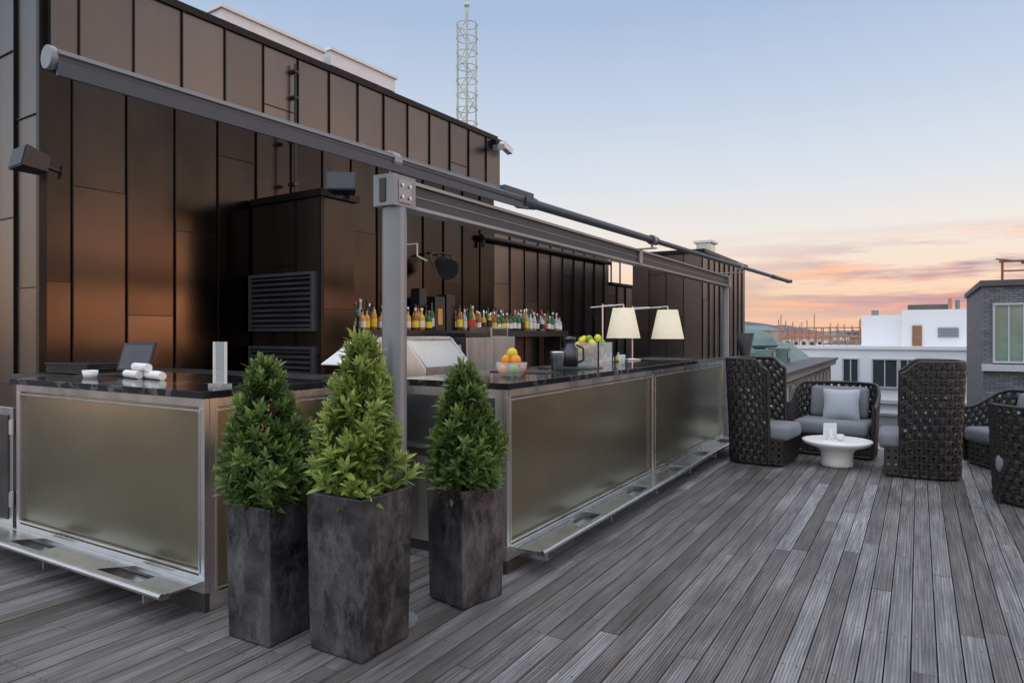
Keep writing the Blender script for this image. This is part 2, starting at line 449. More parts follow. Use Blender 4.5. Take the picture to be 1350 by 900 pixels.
b.tube((0,.05,0),(0,-.22,-.02),.11,'black',20,.15); b.tube((0,-.22,-.02),(0,-.235,-.02),.155,'black',20)
b.path([(-.16,0,0),(-.17,.12,.1),(0,.2,.12),(.17,.12,.1),(.16,0,0)],.014,'black'); b.M=Matrix.Identity(4)
b.path([(-6.15,7.55,2.75),(-5.95,7.55,2.75),(-5.95,7.55,2.58),(-5.9,7.7,2.52)],.012,'label',8)
b.path([(-6.15,8.0,2.68),(-5.95,8.0,2.64)],.02,'black'); rot(b.build('wall_floodlight'))

# ---------------------------------------------------------------- pergola frame + awning
b=MB()
PX=-2.35
b.tube((PX,2.745,0),(PX,2.745,2.16),.064,'post',32)
b.tube((PX,2.745,0),(PX,2.745,.012),.12,'post',24)
b.tube((PX,9.86,0),(PX,9.86,2.16),.045,'post',24); b.tube((PX,9.86,0),(PX,9.86,.012),.1,'post',20)
b.box(PX-.025,PX+.025,2.7,9.95,2.175,2.285,'beamd')
b.box(PX-.045,PX+.045,2.7,9.95,2.285,2.305,'beam'); b.box(PX-.045,PX+.045,2.7,9.95,2.155,2.175,'beam')
b.box(PX+.025,PX+.030,2.7,9.95,2.226,2.234,'post')
b.box(PX-.065,PX+.065,2.655,2.84,2.15,2.312,'post')
b.box(PX-.02,PX+.02,2.648,2.655,2.17,2.29,'black')
b.box(PX+.065,PX+.07,2.70,2.80,2.17,2.29,'beam')
for yy in (2.72,2.78):
    for zz in (2.20,2.26): b.tube((PX+.07,yy,zz),(PX+.08,yy,zz),.009,'steel',8)
b.box(PX-.06,PX+.06,9.8,9.93,2.15,2.31,'post')
for y in (6.3,): b.box(PX+.046,PX+.05,y-.04,y+.04,2.17,2.29,'beam'); b.box(PX+.025,PX+.046,y-.04,y+.04,2.18,2.28,'beam')
b.build('pergola_frame',.003)
b=MB()
P0=Vector((-2.414,1.14,2.39)); P1=Vector((-2.293,4.0,2.39)); P2=Vector((-1.925,12.56,2.39))
d=(P2-P0).normalized()
side=Vector((d.y,-d.x,0))
def bar(pa,pb,w,h,k,dz=0,off=0):
    c=(pa+pb)/2+Vector((0,0,dz))+side*off; L=(pb-pa).length
    b.obox(c,(w,L,h),RZ(-math.degrees(math.atan2(d.x,d.y))),k)
b.tube(P0,P1,.034,'awn',24,.044)
bar(P0,P1,.012,.05,'awn',-.035,.030)
bar(P0,P1,.006,.010,'post',.012,.042)
b.tube(P0-d*.02,P0,.038,'post',20)
b.tube(P1-d*.05,P1+d*.14,.058,'awn',16,.04)
b.tube(P1+d*.1,P1+d*2.3,.032,'awn',16); b.tube(P1+d*2.25,P1+d*2.4,.042,'awn',12)
b.tube(P1+d*2.3,P2-d*1.2,.026,'awn',12); b.tube(P2-d*1.25,P2,.034,'awn',12,.03); bar(P2-d*.02,P2+d*.05,.09,.05,'awn')
bar(P1-d*.3,P1+d*.05,.1,.035,'awn',.035)
for y in (2.72,6.3,9.4):
    q=P0+d*((y-P0.y)/d.y)
    b.tube((q.x,y,2.305),(q.x,y,2.37),.014,'beam',10); b.box(min(q.x,PX)-.04,max(q.x,PX)+.04,y-.03,y+.03,2.306,2.316,'beam')
    b.tube((q.x,y-.03,2.39),(q.x,y+.03,2.39),.048,'beam',14)
b.build('folding_arm_awning')

# ---------------------------------------------------------------- bars
def foot_x(b,X,y0,y1):
    z=.16
    b.box(X,X+.025,y0,y1,z-.03,z,'steel'); b.box(X+.175,X+.20,y0,y1,z-.03,z,'steel')
    b.tube((X+.215,y0,z-.012),(X+.215,y1,z-.012),.018,'steel',14)
    y=y0; i=0
    while y<y1-.02:
        e=min(y+.62,y1)
        b.box(X+.025,X+.175,y+.002,e-.002,z-.016,z-.004,'steel')
        b.box(X,X+.2,y+.1,y+.108,z-.09,z-.031,'steel')
        e2=min(e+.42,y1)
        if e2>e+.05:
            b.add([(X+.025,e,z-.005),(X+.175,e,z-.005),(X+.025,e+.15,z-.005)],[(0,1,2)],'steel')
            b.box(X+.025,X+.175,e+.004,e2-.004,z-.055,z-.047,'steel')
        y=e2; i+=1
BH=1.15
b=MB()
X=-2.2; Y0,Y1=3.63,9.09; XB=-3.05
b.box(XB,X-.03,Y0+.03,Y1-.03,0.0,BH-.002,'steel')
def framex(b,X,y0,y1,z0,z1,panels,k='steel'):
    w=.05
    b.box(X-.03,X,y0,y1,z1-.05,z1,k); b.box(X-.03,X,y0,y1,z0,z0+.09,k)
    ys=[y0+(y1-y0)*i/panels for i in range(panels+1)]
    for i,y in enumerate(ys):
        a=y if i==0 else (y-w if i==panels else y-w*.3); e=y+w if i==0 else (y if i==panels else y+w*.3)
        b.box(X-.03,X+.001,a,e,z0+.09,z1-.05,k)
    for i in range(panels):
        a=ys[i]+.055; e=ys[i+1]-.055
        n=24; vs=[]; fs=[]
        for p in range(n+1):
            for q in range(n+1):
                u=p/n; v=q/n
                bow=.020*(1-(2*u-1)**2)*(1-(2*v-1)**2)
                vs.append((X-.020+bow,a-.025+(e-a+.05)*u,z0+.095+(z1-z0-.15)*v))
        for p in range(n):
            for q in range(n): fs.append((p*(n+1)+q,(p+1)*(n+1)+q,(p+1)*(n+1)+q+1,p*(n+1)+q+1))
        b.add(vs,fs,'perf',True)
        b.box(X-.029,X-.024,a-.03,e+.03,z0+.10,z1-.06,'steeld')
        b.box(X-.006,X+.006,a-.02,e+.02,z1-.075,z1-.063,k); b.box(X-.006,X+.006,a-.02,e+.02,z0+.105,z0+.117,k)
        b.box(X-.006,X+.006,a-.02,a-.008,z0+.117,z1-.075,k); b.box(X-.006,X+.006,e+.008,e+.02,z0+.117,z1-.075,k)
framex(b,X,Y0,Y1,.08,BH,2)
b.box(XB,X-.031,Y0,Y0+.029,.0,BH-.002,'steel'); b.box(XB+.05,X-.09,Y0-.004,Y0,.1,BH-.06,'steeld')
b.box(X-.03,X,Y0,Y1,0,.078,'steeld')
b.box(XB-.03,X+.03,Y0-.03,Y1+.03,BH+.0,BH+.04,'marble')
foot_x(b,X,Y0+.06,Y1)
b.build('long_bar_counter',.002)
b=MB()
XL,XR=-5.36,-3.29; YF=2.3; YB=3.24
b.box(XL,XR-.031,YF+.03,YB,0,BH-.002,'steel')
b.M=Matrix.Translation((XL,YF,0))@RZ(-90)
framex(b,0,0,XR-XL,.10,BH,1)
foot_x(b,0,-.35,XR-XL-.04)
b.M=Matrix.Identity(4)
b.box(XL,XR,YF,YF+.03,0,.098,'steeld')
framex(b,XR,YF+.031,YB,.0,BH,1)
b.box(XL-.03,XR+.03,YF-.03,YB+.02,BH,BH+.04,'marble')
b.box(-6.1,XR-.5,YB+.021,YB+.55,.7,BH+.03,'steeld')
b.box(-6.12,XL-.031,2.6,YB+.02,0,BH+.03,'steeld')
b.build('corner_bar_counter',.002)
b=MB()
b.box(-6.0,-5.42,2.30,2.33,.15,.98,'steel'); b.box(-5.95,-5.47,2.29,2.30,.2,.93,'steeld')
for z in (.3,.8): b.tube((-5.40,2.29,z),(-5.40,2.29,z+.1),.02,'steel')
b.build('bar_gate',.003)
b=MB()
b.box(-3.24,-2.42,3.62,3.66,.05,.735,'steeld'); b.box(-3.26,-2.40,3.60,3.68,.735,.755,'steel'); b.box(-3.2,-2.46,3.612,3.62,.12,.68,'steel')
b.build('bar_gate')
b=MB()
def prism(b,pts,y0,y1,k):
    n=len(pts); vs=[(p[0],y0,p[1]) for p in pts]+[(p[0],y1,p[1]) for p in pts]
    b.add(vs,[tuple(range(n)),tuple(range(2*n-1,n-1,-1))]+[(i,n+i,n+(i+1)%n,(i+1)%n) for i in range(n)],k)
b.M=Matrix.Translation((-.30,-.15,0))
b.box(-3.75,-2.75+.0,4.2,4.9,0,.9,'steel')
b.box(-3.78,-2.72,4.17,4.93,.9,.94,'steel')
for yy in (4.22,4.84):
    prism(b,[(-3.6,.94),(-2.9,.94),(-2.9,1.24),(-3.1,1.46),(-3.6,1.46)],yy,yy+.02,'steel')
b.obox((-3.0,4.55,1.34),(.28,.58,.008),RY(45),'glass'); b.box(-3.6,-3.1,4.24,4.84,1.45,1.46,'steel')
b.tube((-2.9,4.23,.94),(-2.9,4.23,1.24),.01,'steel'); b.tube((-3.25,4.2,1.0),(-3.25,4.2,1.3),.012,'steeld')
b.build('stainless_drinks_station')
b=MB()
b.box(-4.7,-3.95,4.3,4.9,0,1.12,'steel'); b.obox((-4.25,4.55,1.34),(.6,.5,.01),RX(28),'white'); b.tube((-4.3,4.6,1.12),(-4.3,4.6,1.32),.02,'steel')
b.obox((-4.3,4.55,1.365),(.12,.04,.03),RX(28),'black')
b.build('menu_lectern')

zt=BH+.04
b=MB()
for i in range(5): b.obox((-5.7+U(-.02,.02),2.95,BH+.045+i*.016),(.6,.34,.012),RZ(U(-3,3)),'black')
b.build('serving_tray_stack',.004)
b=MB(); b.obox((-5.05,2.85,zt+.01),(.32,.24,.018),RZ(10),'black'); b.obox((-5.08,2.98,zt+.13),(.32,.015,.22),RZ(10)@RX(-18),'black'); b.obox((-5.077,2.972,zt+.13),(.29,.004,.19),RZ(10)@RX(-18),'steeld')
b.build('pos_laptop',.003)
b=MB()
for (ax,ay,az) in ((-4.62,2.72,.0),(-4.48,2.78,0),(-4.55,2.74,.05),(-4.36,2.72,0)):
    b.tube((ax-.14,ay,zt+.028+az),(ax+.1,ay-.05,zt+.028+az),.027,'linen',12)
b.build('rolled_towels',.006)
b=MB(); b.lathe((-5.0,2.6,zt),[(.001,0),(.04,0),(.05,.05),(.045,.05),(.036,.01),(.001,.01)],'white')
b.lathe((-4.9,2.55,zt),[(.001,0),(.04,0),(.05,.05),(.045,.05),(.036,.01),(.001,.01)],'white'); b.build('white_ramekin')
b=MB(); b.box(-3.52,-3.42,2.52,2.53,zt+.02,zt+.26,'glass'); b.box(-3.53,-3.41,2.49,2.56,zt,zt+.02,'glass')
b.box(-3.525,-3.52,2.518,2.532,zt+.02,zt+.26,'white'); b.box(-3.42,-3.415,2.518,2.532,zt+.02,zt+.26,'white'); b.build('acrylic_menu_holder')

b=MB(); c=(-2.52,4.22,zt)
b.lathe(c,[(.001,0),(.07,0),(.09,.01),(.11,.06),(.115,.10),(.111,.10),(.105,.06),(.085,.014),(.001,.012)],'glass')
for i,(dx,dy,dz,k) in enumerate([(-.05,-.03,.05,'orange'),(.045,-.045,.05,'lime'),(.0,.05,.05,'orange'),(-.06,.04,.05,'lemon'),(.06,.03,.05,'apple'),(-.03,-.02,.115,'orange'),(.04,-.01,.115,'orange'),(0,.05,.12,'lime'),(.005,.0,.165,'lemon')]):
    b.ball((c[0]+dx,c[1]+dy,c[2]+dz),.04,k)
b.build('fruit_bowl')
b=MB(); b.lathe((-2.55,5.0,zt),[(.001,0),(.045,0),(.058,.15),(.06,.16),(.055,.16),(.042,.01),(.001,.01)],'steel'); b.build('metal_tumbler')
b=MB(); b.lathe((-2.8,5.75,zt),[(.001,0),(.075,0),(.08,.1),(.078,.16),(.05,.19),(.05,.24),(.06,.245),(.06,.27),(.001,.28)],'steeld'); b.path([(-2.73,5.75,zt+.2),(-2.66,5.75,zt+.17),(-2.66,5.75,zt+.06),(-2.73,5.75,zt+.03)],.01,'black'); b.build('coffee_flask')
b=MB(); X0,X1,y0,y1=-2.95,-2.62,6.0,6.35
for q in ((X0,X1,y0,y0+.008),(X0,X1,y1-.008,y1),(X0,X0+.008,y0+.008,y1-.008),(X1-.008,X1,y0+.008,y1-.008)): b.box(*q,zt,zt+.22,'glass')
b.box(X0+.01,X1-.01,y0+.01,y1-.01,zt,zt+.01,'glass')
for q in (X0,X1):
    for w in (y0,y1): b.tube((q,w,zt),(q,w,zt+.23),.008,'seam',6)
for i in range(46):
    k=random.choice(['lime','lime','lime','lemon','orange' ,'apple'] if i<20 else ['lime','lime','lemon'])
    b.ball((U(X0+.045,X1-.045),U(y0+.045,y1-.045),zt+.05+.22*(i/46)),.035,k)
b.build('lime_crate')
def bottle(b,c,h,r,k,rot=0):
    b.lathe(c,[(.001,0),(r,.003),(r,h*.58),(r*.8,h*.66),(r*.36,h*.74),(r*.34,h*.93)],k,12)
    b.lathe(c,[(r*.42,h*.90),(r*.42,h),(.001,h)],random.choice(['black','red','label','steel','bot3']),8)
    b.lathe(c,[(r*1.02,h*.18),(r*1.02,h*.46)],random.choice(['label','label','label','white','black','red','lemon']),12)
b=MB()
for (yy) in (6.6,6.75,6.95): bottle(b,(-2.8,yy,zt),.1,.03,'bot2')
b.lathe((-2.5,6.3,zt),[(.001,0),(.03,0),(.036,.1),(.033,.1),(.027,.01),(.001,.01)],'glass')
b.build('bar_glasses')
b=MB(); b.box(-2.95,-2.45,4.6,4.85,zt,zt+.008,'black'); b.box(-2.9,-2.4,5.3,5.6,zt,zt+.008,'black'); b.box(-2.9,-2.3,7.6,8.2,zt,zt+.006,'black'); b.build('bar_mat')

# back bar
b=MB()
ys0,ys1=6.2,11.4
b.box(-6.1,-5.66,ys0,ys1,1.48,1.52,'black'); b.box(-5.67,-5.64,ys0,ys1,1.44,1.54,'black')
for y in (6.3,8.0,9.7,11.3): b.box(-6.1,-5.75,y,y+.03,0,1.48,'steeld')
b.box(-6.12,-5.5,6.2,9.6,.0,.9,'steel'); rot(b.build('back_bar_shelf'))
b=MB(); y=6.28
while y<11.35:
    if not(7.75<y<8.25):
        for xx in (-6.0,-5.88,-5.75):
            k=random.choice(['bot0','bot1','bot2','bot3','bot4','bot2','bot0','bot4','bot1'])
            bottle(b,(xx+U(-.02,.02),y+U(-.02,.02),1.52),U(.27,.41),U(.036,.05),k)
    y+=U(.105,.14)
rot(b.build('liquor_bottles'))
b=MB()
b.box(-5.98,-5.82,7.45,7.6,1.88,2.12,'black'); b.box(-5.98,-5.8,8.02,8.22,1.52,2.06,'black'); b.box(-5.98,-5.8,7.76,7.98,1.52,2.02,'black'); b.box(-5.797,-5.795,7.82,7.92,1.62,1.85,'bot4')
b.box(-5.95,-5.84,7.4,7.65,1.86,1.88,'black')
rot(b.build('whisky_gift_box',.004))
b=MB()
b.box(-5.3,-4.9,7.1,7.7,.9,1.44,'steel'); b.box(-5.25,-4.95,7.15,7.6,1.44,1.5,'black'); b.box(-5.3,-4.95,7.75,8.2,1.45,1.58,'steel')
b.box(-4.948,-4.94,7.8,8.15,1.46,1.56,'steeld'); b.tube((-5.1,7.95,1.58),(-5.1,7.95,1.68),.04,'black'); b.box(-5.35,-4.9,7.7,8.3,0,1.45,'steel')
b.build('coffee_machine',.008)
b=MB()
b.box(-5.15,-4.75,6.1,6.55,1.36,1.46,'white'); 
for i in range(6):
    for j in range(2): b.box(-4.749,-4.745,6.12+i*.07,6.155+i*.07,1.375+j*.04,1.4+j*.04,'black')
b.box(-5.2,-4.7,6.0,6.7,0,1.36,'steel'); b.build('cutlery_tray')

def lamp(name,base,shade,r,h):
    b=MB(); bx,by=base; sx,sy,sz=shade
    b.lathe((bx,by,zt),[(.001,0),(.1,0),(.1,.012),(.02,.02),(.001,.02)],'steel',20)
    b.tube((bx,by,zt),(bx,by,zt+.62),.009,'steel',8)
    top=sz+h/2+.04
    b.tube((bx-.03,by-.25,top-.05),(sx,sy,top),.007,'steel',8); b.tube((bx,by,zt+.6),((bx+sx)/2,(by+sy)/2,top-.01),.006,'steel',8)
    b.tube((bx-.03,by-.25,top-.05),(bx,by,zt+.3),.003,'black',6)
    b.tube((sx,sy,top),(sx,sy,sz),.008,'steel',8)
    b.lathe((sx,sy,sz),[(r,-h/2),(r*.62,h/2),(r*.60,h/2),(r*.985,-h/2)],'shade',32)
    b.ball((sx,sy,sz-.04),.035,'bulb')
    b.build(name)
lamp('swing_arm_lamp',(-2.9,6.75),(-2.79,7.07,1.61),.185,.33)
lamp('swing_arm_lamp',(-2.85,7.5),(-2.47,7.62,1.60),.185,.33)

# ---------------------------------------------------------------- planters
def planter(name,cx,cy,w,dp,h,rt,ph,pr,nshoot,leafk,lean=(0,0)):
    root=empty(name)
    b=MB(); b.M=Matrix.Translation((cx,cy,0))@RZ(rt)
    t=.025; a=w/2; c=dp/2; k=.93
    def ring(s,z): return [(-a*s,-c*s,z),(a*s,-c*s,z),(a*s,c*s,z),(-a*s,c*s,z)]
    o=(a-t)/a
    vs=ring(k,0.004)+ring(1,h)+ring(o,h)+ring(o,h-.05)
    fs=[(3,2,1,0)]
    for L in range(3):
        for i in range(4): j=(i+1)%4; fs.append((L*4+i,L*4+j,L*4+4+j,L*4+4+i))
    b.add(vs,fs,'pot'); b.build('pot',.007,root)
    b=MB(); b.M=Matrix.Translation((cx,cy,0))@RZ(rt); b.box(-a+t,a-t,-c+t,c-t,h-.06,h-.045,'soil')
    b.tube((0,0,h-.05),(0,0,h+ph*.75),.016,'bark',8,.006)
    for i in range(26):
        z=h+ph*U(.02,.7); an=U(0,6.28); rr=pr*U(.4,.75)*(1-(z-h)/ph*.7)
        b.tube((0,0,z),(rr*math.cos(an),rr*math.sin(an),z+U(.03,.12)),.005,'bark',5,.002)
    b.build('stem',0,root)
    def prof(t):
        pts=[(0,.66),(.10,.95),(.25,1.02),(.45,.84),(.62,.66),(.78,.48),(.9,.33),(1.0,.13)]
        for (a0,r0),(a1,r1) in zip(pts[:-1],pts[1:]):
            if t<=a1: return r0+(r1-r0)*(t-a0)/(a1-a0)
        return .1
    V=[];F=[];RN=[];
    ph1=U(0,6);ph2=U(0,6)
    for i in range(nshoot):
        while True:
            t=U(0,1)
            if R()<prof(t)*.85+.15: break
        an=U(0,6.283)
        lump=1+.12*math.sin(an*3+t*9+ph1)+.09*math.sin(an*5-t*14+ph2)
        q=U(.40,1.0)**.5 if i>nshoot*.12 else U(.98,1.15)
        rr=prof(t)*pr*lump*q
        base=Vector((cx+rr*math.cos(an)+lean[0]*t,cy+rr*math.sin(an)+lean[1]*t,h-.02+t*ph*.97))
        out=Vector((math.cos(an)*(1.0-t*.6),math.sin(an)*(1.0-t*.6),.75+t*.9+U(-.2,.4))).normalized()
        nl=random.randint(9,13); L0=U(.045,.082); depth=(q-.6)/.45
        sd=U(-.18,.2)
        for j in range(nl):
            f=j/nl; ga=j*2.4+an
            s1=out.orthogonal().normalized(); s2=out.cross(s1)
            rad=(s1*math.cos(ga)+s2*math.sin(ga))
            dirn=(rad*(1.0-f*.85)+out*(.35+f*.95)).normalized()
            p=base+out*(f*.05-.03)+Vector((U(-1,1),U(-1,1),U(-1,1)))*.008
            L=L0*(1.15-f*.5)*U(.8,1.2); W=L*U(.30,.38)
            up=(out-dirn*out.dot(dirn))
            if up.length<.01: up=Vector((0,0,1))
            up.normalize(); sdv=dirn.cross(up).normalized()
            o=len(V)
            cu=U(-.12,.22)*L
            V+= [p, p+dirn*L*.35+sdv*W*.5+up*W*.10, p+dirn*L*.35-sdv*W*.5+up*W*.10, p+dirn*L*.38-up*W*.08,
                 p+dirn*L*.72+sdv*W*.36+up*(W*.06-cu*.4), p+dirn*L*.72-sdv*W*.36+up*(W*.06-cu*.4), p+dirn*L*.72-up*(W*.06+cu*.4), p+dirn*L-up*cu]
            F+= [(o,o+3,o+1),(o,o+2,o+3),(o+3,o+6,o+4,o+1),(o+2,o+5,o+6,o+3),(o+6,o+7,o+4),(o+5,o+7,o+6)]
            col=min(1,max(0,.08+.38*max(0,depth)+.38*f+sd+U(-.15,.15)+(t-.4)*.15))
            RN+= [col]*6
    me=bpy.data.meshes.new('foliage'); me.from_pydata([tuple(v) for v in V],[],F); me.materials.append(M[leafk])
    at=me.attributes.new('rnd','FLOAT','FACE'); at.data.foreach_set('value',RN)
    ob=bpy.data.objects.new('foliage',me); COL.objects.link(ob); ob.parent=root
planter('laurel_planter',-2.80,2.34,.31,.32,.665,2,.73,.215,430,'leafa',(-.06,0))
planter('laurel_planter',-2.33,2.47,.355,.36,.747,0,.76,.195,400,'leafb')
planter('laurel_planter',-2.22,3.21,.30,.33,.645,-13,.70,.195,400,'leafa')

# ---------------------------------------------------------------- lounge chairs
def chair(name,loc,rt,w,dp,hb,ha,seat,tall,pillow=None,ext=0.03,flare=.10,lean=.06):
    root=empty(name); T=Matrix.Translation((loc[0],loc[1],0))@RZ(rt)
    rad=w/2; cr=min(rad,.22 if ext>.1 else rad)
    straight=dp-cr; flat=2*(rad-cr); La=math.pi/2*cr
    Tt=2*straight+2*La+flat
    def fp(s):
        s=max(0,min(Tt,s))
        if s<straight: return Vector((-rad,-dp/2+s,0)),Vector((-1,0,0))
        s-=straight
        if s<La:
            a=math.pi-s/cr; return Vector((-rad+cr+cr*math.cos(a),dp/2-cr+cr*math.sin(a),0)),Vector((math.cos(a),math.sin(a),0))
        s-=La
        if s<flat: return Vector((-rad+cr+s,dp/2,0)),Vector((0,1,0))
        s-=flat
        if s<La:
            a=math.pi/2-s/cr; return Vector((rad-cr+cr*math.cos(a),dp/2-cr+cr*math.sin(a),0)),Vector((math.cos(a),math.sin(a),0))
        s-=La
        return Vector((rad,dp/2-cr-s,0)),Vector((1,0,0))
    def hh(s):
        x=abs(s-Tt/2)/(Tt/2)
        a,e=(tall)
        k=min(1,max(0,(x-a)/(e-a))); k=k*k*(3-2*k)
        return hb+(ha-hb)*k
    def P(s,t,off=0):
        p,n=fp(s); z=.03+t*(hh(s)-.03)
        fl=1+flare*(z-.45)
        return Vector((p.x*fl,p.y*fl+lean*max(0,z-.4),z))+n*off
    b=MB(); b.M=T
    cols=max(10,int(Tt/.082)); ds=Tt/cols; rows=max(8,int(hb/.078))
    HX=((-1,-1),(0,-1.25),(1,-1),(1.2,0),(1,1),(0,1.25),(-1,1),(-1.2,0))
    for j in range(rows):
        t0=j/rows;t1=(j+1)/rows; o=.5*(j%2)
        for i in range(-1,cols+1):
            s0=(i+o)*ds; s1=s0+ds
            if s1<=.001 or s0>=Tt-.001: continue
            s0c=max(0,s0); s1c=min(Tt,s1)
            sm=(s0c+s1c)/2; tm=(t0+t1)/2
            outer=[(s0c,t0,.012),(sm,t0,-.006),(s1c,t0,.012),(s1c,tm,.016),(s1c,t1,.012),(sm,t1,-.006),(s0c,t1,.012),(s0c,tm,.016)]
            inner=[(sm+dx*(s1c-s0c)*.155,tm+dy*(t1-t0)*.135,0.003) for dx,dy in HX]
            vs=[P(*q) for q in outer]+[P(*q) for q in inner]
            b.add(vs,[(k,(k+1)%8,8+(k+1)%8,8+k) for k in range(8)],'wicker',False)
    ac=max(6,int(w/.085)); ar=4
    yy=-dp/2+.03-(ext-.03)
    def quadweave(x0,x1,z0,z1,fn):
        xm=(x0+x1)/2; zm=(z0+z1)/2
        outer=[(x0,z0),(xm,z0),(x1,z0),(x1,zm),(x1,z1),(xm,z1),(x0,z1),(x0,zm)]
        inner=[(xm+dx*(x1-x0)*.155,zm+dy*(z1-z0)*.135) for dx,dy in HX]
        b.add([fn(*p) for p in outer+inner],[(k,(k+1)%8,8+(k+1)%8,8+k) for k in range(8)],'wicker',False)
    for j in range(ar):
        z0=.03+j*(seat-.05)/ar; z1=z0+(seat-.05)/ar
        for i in range(ac):
            x0=-rad*.95+i*(2*rad*.95)/ac; x1=x0+(2*rad*.95)/ac
            quadweave(x0,x1,z0,z1,lambda x,z:(x,yy,z))
        if ext>.1:
            for sg in (-1,1):
                for i in range(3):
                    ya=yy+i*(ext)/3; quadweave(ya,ya+ext/3,z0,z1,lambda y,z:(sg*rad*.95,y,z))
    b.build('woven_shell',0,root,solid=.016)
    b=MB(); b.M=T
    N=48
    b.path([P(Tt*i/N,1) for i in range(N+1)],.018,'wicker',8)
    b.path([P(Tt*i/N,0) for i in range(N+1)],.014,'wicker',8)
    b.path([P(0,0),P(0,.5),P(0,1)],.018,'wicker'); b.path([P(Tt,0),P(Tt,.5),P(Tt,1)],.018,'wicker')
    b.path([P(0,0),P(Tt,0)],.014,'wicker')
    for xx in (-rad*.8,rad*.8):
        for y2 in (-dp/2+.06,dp/2-.12): b.tube((xx,y2,0),(xx,y2,.06),.02,'black')
    b.build('rim_and_feet',0,root)
    b=MB(); b.M=T; b.box(-rad*.88,rad*.88,-dp/2-ext,dp/2-.12,seat-.04,seat+.13,'cushd')
    o=b.build('seat_cushion',.05,root); 
    for p in o.data.polygons: p.use_smooth=True
    b=MB(); b.M=T; b.obox((0,dp/2-.15,seat+.32),(w*.72,.12,.40),RX(-12),'cushd'); o=b.build('back_cushion',.05,root)
    for p in o.data.polygons: p.use_smooth=True
    if pillow:
        b=MB(); b.M=T@Matrix.Translation((pillow,dp/2-.34,seat+.31))@RZ(8)@RX(-20)
        n=12; vs=[];fs=[]
        for sgn in (1,-1):
            o0=len(vs)
            for i in range(n+1):
                for j in range(n+1):
                    u=i/n*2-1; v=j/n*2-1
                    th=.075*((1-u*u)*(1-v*v))**.45
                    vs.append((u*.21*(1-.07*(1-abs(v))**1),sgn*th,v*.20*(1-.07*(1-abs(u)))))
            for i in range(n):
                for j in range(n):
                    q=(o0+i*(n+1)+j,o0+(i+1)*(n+1)+j,o0+(i+1)*(n+1)+j+1,o0+i*(n+1)+j+1)
                    fs.append(q if sgn>0 else q[::-1])
        b.add(vs,fs,'cush',True); b.build('pillow',0,root)
chair('highback_woven_armchair',(-1.66,8.42),84,.68,.50,1.20,1.08,.33,(.80,1.0),None,.20,.06,.03)
chair('highback_woven_armchair',(.09,8.50),-88,.72,.54,1.20,1.08,.33,(.80,1.0),None,.20,.06,.03)
chair('woven_armchair',(-.90,9.45),-6,.96,.74,.86,.62,.30,(.45,.95),.06)
chair('woven_armchair',(.98,7.55),168,.82,.74,.86,.64,.30,(.45,.95))
chair('woven_armchair',(.95,9.35),-60,.82,.72,.84,.64,.30,(.45,.95))
b=MB()
b.lathe((-.80,8.55,0),[(.001,.0),(.16,.0),(.175,.01),(.165,.06),(.17,.15),(.21,.20),(.34,.245),(.365,.27),(.365,.29),(.34,.293),(.001,.285)],'table',48)
b.build('white_side_table')
b=MB(); b.lathe((-.86,8.5,.29),[(.001,0),(.03,0),(.035,.12),(.032,.12),(.028,.01),(.001,.01)],'glass',16); b.obox((-.88,8.56,.38),(.13,.006,.18),RZ(20)@RX(8),'white'); b.obox((-.87,8.60,.38),(.13,.006,.18),RZ(20)@RX(-8),'white'); b.lathe((-.76,8.5,.29),[(.001,0),(.03,0),(.04,.07),(.001,.07)],'white',16)
b.build('menu_card')
b=MB(); b.lathe((-2.2,10.4,0),[(.001,0),(.12,0),(.13,.02),(.05,.5),(.06,1.1),(.13,1.5),(.001,1.5)],'black',16); b.build('patio_lantern')

# ---------------------------------------------------------------- city
def window(b,X0,X1,Y,z0,z1,g='wglass',fr='white',t=.08,mull=1):
    b.box(X0,X1,Y-.02,Y+.02,z0,z1,g)
    b.box(X0-t,X1+t,Y-.10,Y,z1,z1+t,fr); b.box(X0-t,X1+t,Y-.14,Y,z0-t,z0,fr); b.box(X0-t,X0,Y-.08,Y,z0,z1,fr); b.box(X1,X1+t,Y-.08,Y,z0,z1,fr)
    for i in range(1,mull+1):
        xm=X0+(X1-X0)*i/(mull+1); b.box(xm-t*.4,xm+t*.4,Y-.06,Y-.021,z0,z1,fr)
b=MB()
b.box(-7.0,12,45,60,-18,.55,'render'); b.box(-7.1,12,44.9,45.6,.55,.75,'render')
b.box(-7.1,12,44.75,45,-2.55,-2.35,'renderg')
for fl in range(6):
    zz=-1.6-3.1*fl
    for (a,c) in ((-3.85,-3.1),(-2.3,-1.1),(-.9,-.2),(.9,2.1),(3.2,4.4),(-6,-5.2),(6,7.5),(9,10.5)):
        window(b,a,c,45,zz,zz+1.55,'wglass','renderg')
    b.box(-7.05,12,44.85,45,zz-.95,zz-.85,'renderg')
b.box(-3.1,-.9,48,55,.55,2.6,'render'); b.box(-.9,2.5,47.6,55,.55,2.9,'render')
b.box(-.35,.15,47.52,47.6,.6,1.95,'door'); b.box(.95,2.0,47.5,47.6,1.25,1.85,'renderg')
for i in range(6): b.box(.97,1.98,47.46,47.5,1.28+i*.095,1.32+i*.095,'parapet')
b.box(-.6,1.6,49,53,2.9,3.25,'roofd'); b.box(1.5,1.7,48.5,48.7,2.9,3.6,'orangesteel')
b.tube((2.0,49,2.9),(2.0,49,3.5),.12,'parapet',8); b.box(-2.6,-2.2,49,49.4,2.6,2.95,'parapet')
for q in range(9):
    xx=-6.8+q*.45; b.tube((xx,45.3,.75),(xx,45.3,1.35),.03,'orangesteel',5)
b.tube((-6.8,45.3,1.35),(-3.1,45.3,1.35),.035,'orangesteel',5); b.tube((-6.8,45.3,1.05),(-3.1,45.3,1.05),.03,'orangesteel',5)
